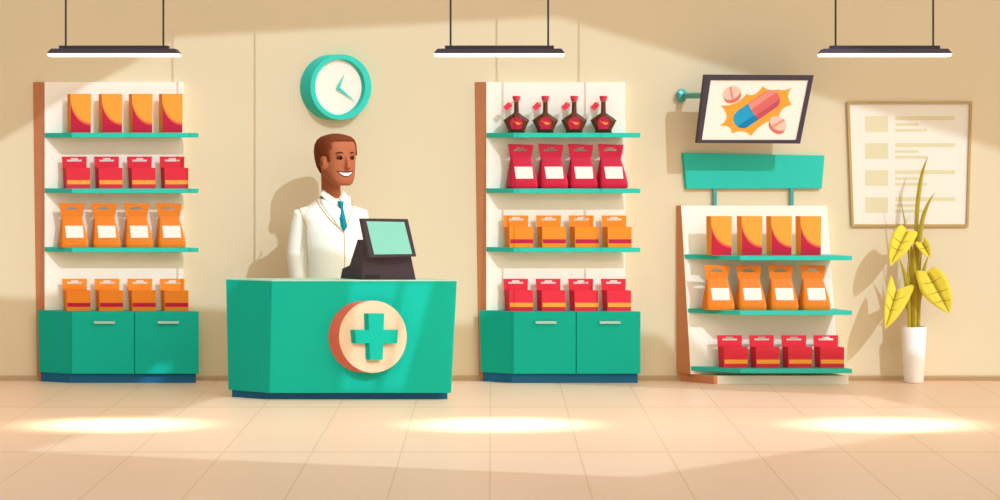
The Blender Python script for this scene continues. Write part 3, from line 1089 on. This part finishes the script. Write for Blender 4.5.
    for i in range(len(rows2) - 1):
        for j in range(56):
            k = (j + 1) % 56
            cpt = (rows2[i][j] + rows2[i][k] + rows2[i + 1][j] + rows2[i + 1][k]) / 4
            if is_hair(cpt):
                bmh.faces.new((vs[i][j], vs[i][k], vs[i + 1][k], vs[i + 1][j]))
    bmh.faces.new(vs[-1])
    bmesh.ops.delete(bmh, geom=[v for v in bmh.verts if not v.link_faces], context='VERTS')
    hr = obj('hair', bmh, M['hair'], root, smooth=True)
    md = hr.modifiers.new('thick', 'SOLIDIFY'); md.thickness = .014; md.offset = -1
    # --- white coat: trunk and sleeves as one cloth
    bm = bmesh.new()
    CR = [(.44, .235, -.155, .15), (.62, .22, -.15, .15), (.76, .205, -.142, .145), (.93, .195, -.137, .135), (1.06, .212, -.145, .14), (1.15, .222, -.135, .14), (1.205, .20, -.105, .135), (1.25, .125, -.066, .13), (1.285, .088, -.046, .125)]
    loft([[RB @ v for v in sring(0, yf, yb, hw, z, 36)] for z, hw, yf, yb in CR], bm=bm)
    for sg in (-1, 1):
        sh, el, wr = arms[sg]
        out = RB.to_3x3() @ Vector((sg, 0, 0))
        tube([sh - out * .05 + Vector((0, 0, .01)), sh + Vector((0, 0, -.005)), sh.lerp(el, .3), el, el.lerp(wr, .5), wr + (wr - el) * .02], [.056, .066, .067, .060, .056, .052], 20, bm)
    coat = obj('coat', remeshed(bm, .008, 6), M['coat'], root, smooth=True)
    for p in coat.data.polygons:
        p.use_smooth = True
    ctree = BVHTree.FromObject(evaluated(coat), bpy.context.evaluated_depsgraph_get())
    RB3 = RB.to_3x3()

    def w2(px, py):
        return Vector(((px - ox) / s, 0, zpx(py, YP)))

    def on(px, py, off):
        """point on the coat's front seen at that place"""
        o_ = w2(px, py) + Vector((0, -.6, 0))
        h_ = ctree.ray_cast(o_, Vector((0, 1, 0)))[0]
        if h_ is None:
            h_ = Vector((o_.x, .02, o_.z))
        return h_ + Vector((0, -off, 0))

    def patch(name, poly, off, m, par, th=.004, sub=6):
        """cloth patch following the coat: poly = list of (left px, right px, py) rows"""
        bm_ = bmesh.new()
        rows_ = []
        R = []
        for (a, b) in zip(poly, poly[1:]):
            for t in range(sub):
                R.append([a[i] + (b[i] - a[i]) * t / sub for i in range(3)])
        R.append(list(poly[-1]))
        for l, r_, y in R:
            rows_.append([bm_.verts.new(on(l + (r_ - l) * k / 8, y, off)) for k in range(9)])
        for a, b in zip(rows_, rows_[1:]):
            for k in range(8):
                bm_.faces.new((a[k], a[k + 1], b[k + 1], b[k]))
        o_ = obj(name, bm_, m, par, smooth=True)
        md_ = o_.modifiers.new('thick', 'SOLIDIFY'); md_.thickness = th; md_.offset = 0
        return o_

    def piping(name, pts, m, par, r=.0035, off=.004):
        path = []
        for a, b in zip(pts, pts[1:]):
            for k in range(8):
                path.append(on(a[0] + (b[0] - a[0]) * k / 8, a[1] + (b[1] - a[1]) * k / 8, off))
        path.append(on(*pts[-1], off))
        return obj(name, tube(path, r, 8), m, par, smooth=True)
    shirt = patch('shirt', [(319, 350, 196), (321.5, 350.5, 203), (331, 349, 215), (341, 347, 227), (344.4, 345.2, 231)], .005, M['shirt'], root)
    # lapel edges, centre front and sleeve seams
    piping('lapel_edge', [(314.5, 194.5), (321, 206), (332, 219.5), (344.6, 231.5)], M['seam'], coat)
    piping('lapel_edge', [(353.4, 200), (352, 212), (348.5, 223), (344.8, 231.5)], M['seam'], coat)
    piping('front_seam', [(345.2, 231.5), (345.8, 250), (346, 285)], M['seam'], coat, .0028, .002)
    piping('sleeve_seam', [(298, 205), (303, 214), (308.5, 226), (309, 250), (309.5, 285)], M['seam'], coat, .004, .002)
    # shirt collar: standing band round the neck and two points
    cb = bmesh.new()
    loft([[Vector((.002 + (.080 + g) * math.cos(a), .042 + (.082 + g) * math.sin(a), z + .012 * math.sin(a))) for a in [2 * math.pi * k / 36 for k in range(36)]]
          for z, g in ((zc - .125, .012), (zc - .078, -.003), (zc - .080, -.010), (zc - .125, .0))], cap=False, bm=cb)
    col = obj('collar', cb, M['shirt'], root, smooth=True)
    def colpt(name, tri):
        b_ = bmesh.new()
        a3 = [Vector(q) for q in tri]
        loft([a3, [v + Vector((.003, -.008, 0)) for v in a3]], bm=b_)
        obj(name, b_, M['shirt'], col, bevel=.001)
    def cp(px, py, y):
        v = w2(px, py); v.y = y
        return v
    colpt('collar_point', [cp(322.8, 189.5, -.02), cp(340.6, 202, -.075), cp(335, 206.5, -.085), cp(321, 195, -.045)])
    colpt('collar_point', [cp(343.2, 190, -.045), cp(340.9, 202, -.075), cp(345.2, 205.5, -.082), cp(348.4, 196, -.06)])
    # tie
    tie = bmesh.new()
    yk = on(342, 206, 0).y
    def tl(l, r_, py, y, d):
        a, b = w2(l, py), w2(r_, py)
        c_ = (a + b) / 2
        a.y = b.y = y; c_.y = y - d
        e = c_.copy(); e.y = y + .004
        return [a, c_, b, e]
    loft([tl(338, 344.8, 201, yk - .022, .012), tl(338.2, 344.4, 203, yk - .03, .014), tl(339.8, 344.0, 207.5, yk - .028, .010)], bm=tie)
    y1 = on(343, 218, 0).y
    y2 = on(344.5, 229, 0).y
    loft([tl(339.8, 344.0, 207.6, yk - .020, .008), tl(340.2, 346.8, 218, y1 - .014, .006), tl(341.2, 348.6, 226, y2 - .012, .005), tl(344.6, 345.2, 231, y2 - .010, .003)], bm=tie)
    obj('tie', tie, M['tie'], root, bevel=.001)
    # trousers and shoes (behind the counter)
    bm = bmesh.new()
    loft([[RB @ v for v in sring(0, yf, yb, hw, z, 28)] for z, hw, yf, yb in ((.66, .19, -.12, .125), (.78, .185, -.12, .125), (.86, .178, -.115, .12))], bm=bm)
    for sg in (-1, 1):
        hp, kn, an = RB @ Vector((sg * .092, 0, .74)), RB @ Vector((sg * .10, -.01, .43)), RB @ Vector((sg * .105, .02, .05))
        tube([hp, hp.lerp(kn, .5), kn, an], [.10, .088, .074, .066], 20, bm)
    obj('trousers', remeshed(bm, .01, 4), M['trouser'], root, smooth=True)
    for sg in (-1, 1):
        bm = loft([[RB @ v for v in sring(sg * .11, yf, yb, hw, z)] for z, hw, yf, yb in ((0.0, .045, -.175, .075), (.03, .047, -.18, .078), (.055, .043, -.15, .076), (.085, .04, -.05, .07))])
        obj('shoe', bm, M['shoe'], root, smooth=True)


person()

# ------------------------------------------------------------------ light
KEY_C = (1.06, 1.0, .94)
AMB_C = (.03, .07, .13)
w = bpy.data.worlds.new('daylight')
sc.world = w
w.use_nodes = True
nt = w.node_tree
bg = nt.nodes['Background']
tc = nt.nodes.new('ShaderNodeTexCoord')
dotn = nt.nodes.new('ShaderNodeVectorMath'); dotn.operation = 'DOT_PRODUCT'
dotn.inputs[1].default_value = Vector((.68, -.48, .56)).normalized()
nt.links.new(tc.outputs['Generated'], dotn.inputs[0])
mx = nt.nodes.new('ShaderNodeMath'); mx.operation = 'MAXIMUM'; mx.inputs[1].default_value = 0
nt.links.new(dotn.outputs['Value'], mx.inputs[0])
pw = nt.nodes.new('ShaderNodeMath'); pw.operation = 'POWER'; pw.inputs[1].default_value = 2.6
nt.links.new(mx.outputs[0], pw.inputs[0])
# cool sky all round, brightest towards the sun's side
kc = nt.nodes.new('ShaderNodeVectorMath'); kc.operation = 'SCALE'
kc.inputs[0].default_value = [2.6 * v for v in KEY_C]
nt.links.new(pw.outputs[0], kc.inputs['Scale'])
ad = nt.nodes.new('ShaderNodeVectorMath'); ad.operation = 'ADD'
ad.inputs[1].default_value = AMB_C
nt.links.new(kc.outputs['Vector'], ad.inputs[0])
nt.links.new(ad.outputs['Vector'], bg.inputs['Color'])
bg.inputs['Strength'].default_value = 1.0

sl = bpy.data.lights.new('sun', 'SUN')
sl.energy = 1.6
sl.angle = math.radians(.06)
sl.color = (.72, 1, 1.36)
so = bpy.data.objects.new('sun', sl)
COL.objects.link(so)
so.rotation_euler = Vector((-SA, 1, -SB)).to_track_quat('-Z', 'Y').to_euler()
so.location = (5, -10, 9)

# ------------------------------------------------------------------ camera and view
cd = bpy.data.cameras.new('camera')
cam = bpy.data.objects.new('camera', cd)
COL.objects.link(cam)
cam.location = (0, -DIST, EYE)
cam.rotation_euler = (math.pi / 2, 0, 0)
cd.sensor_fit = 'HORIZONTAL'
cd.sensor_width = 36
cd.lens = 36 * F / 1000
cd.shift_x = (500 - VX) / 1000
cd.shift_y = -(250 - VY) / 1000
cd.clip_end = 200
sc.camera = cam
vs_ = sc.view_settings
vs_.view_transform = 'Standard'
vs_.look = 'None'
vs_.exposure = 0.0
vs_.gamma = 1
vs_.use_curve_mapping = False
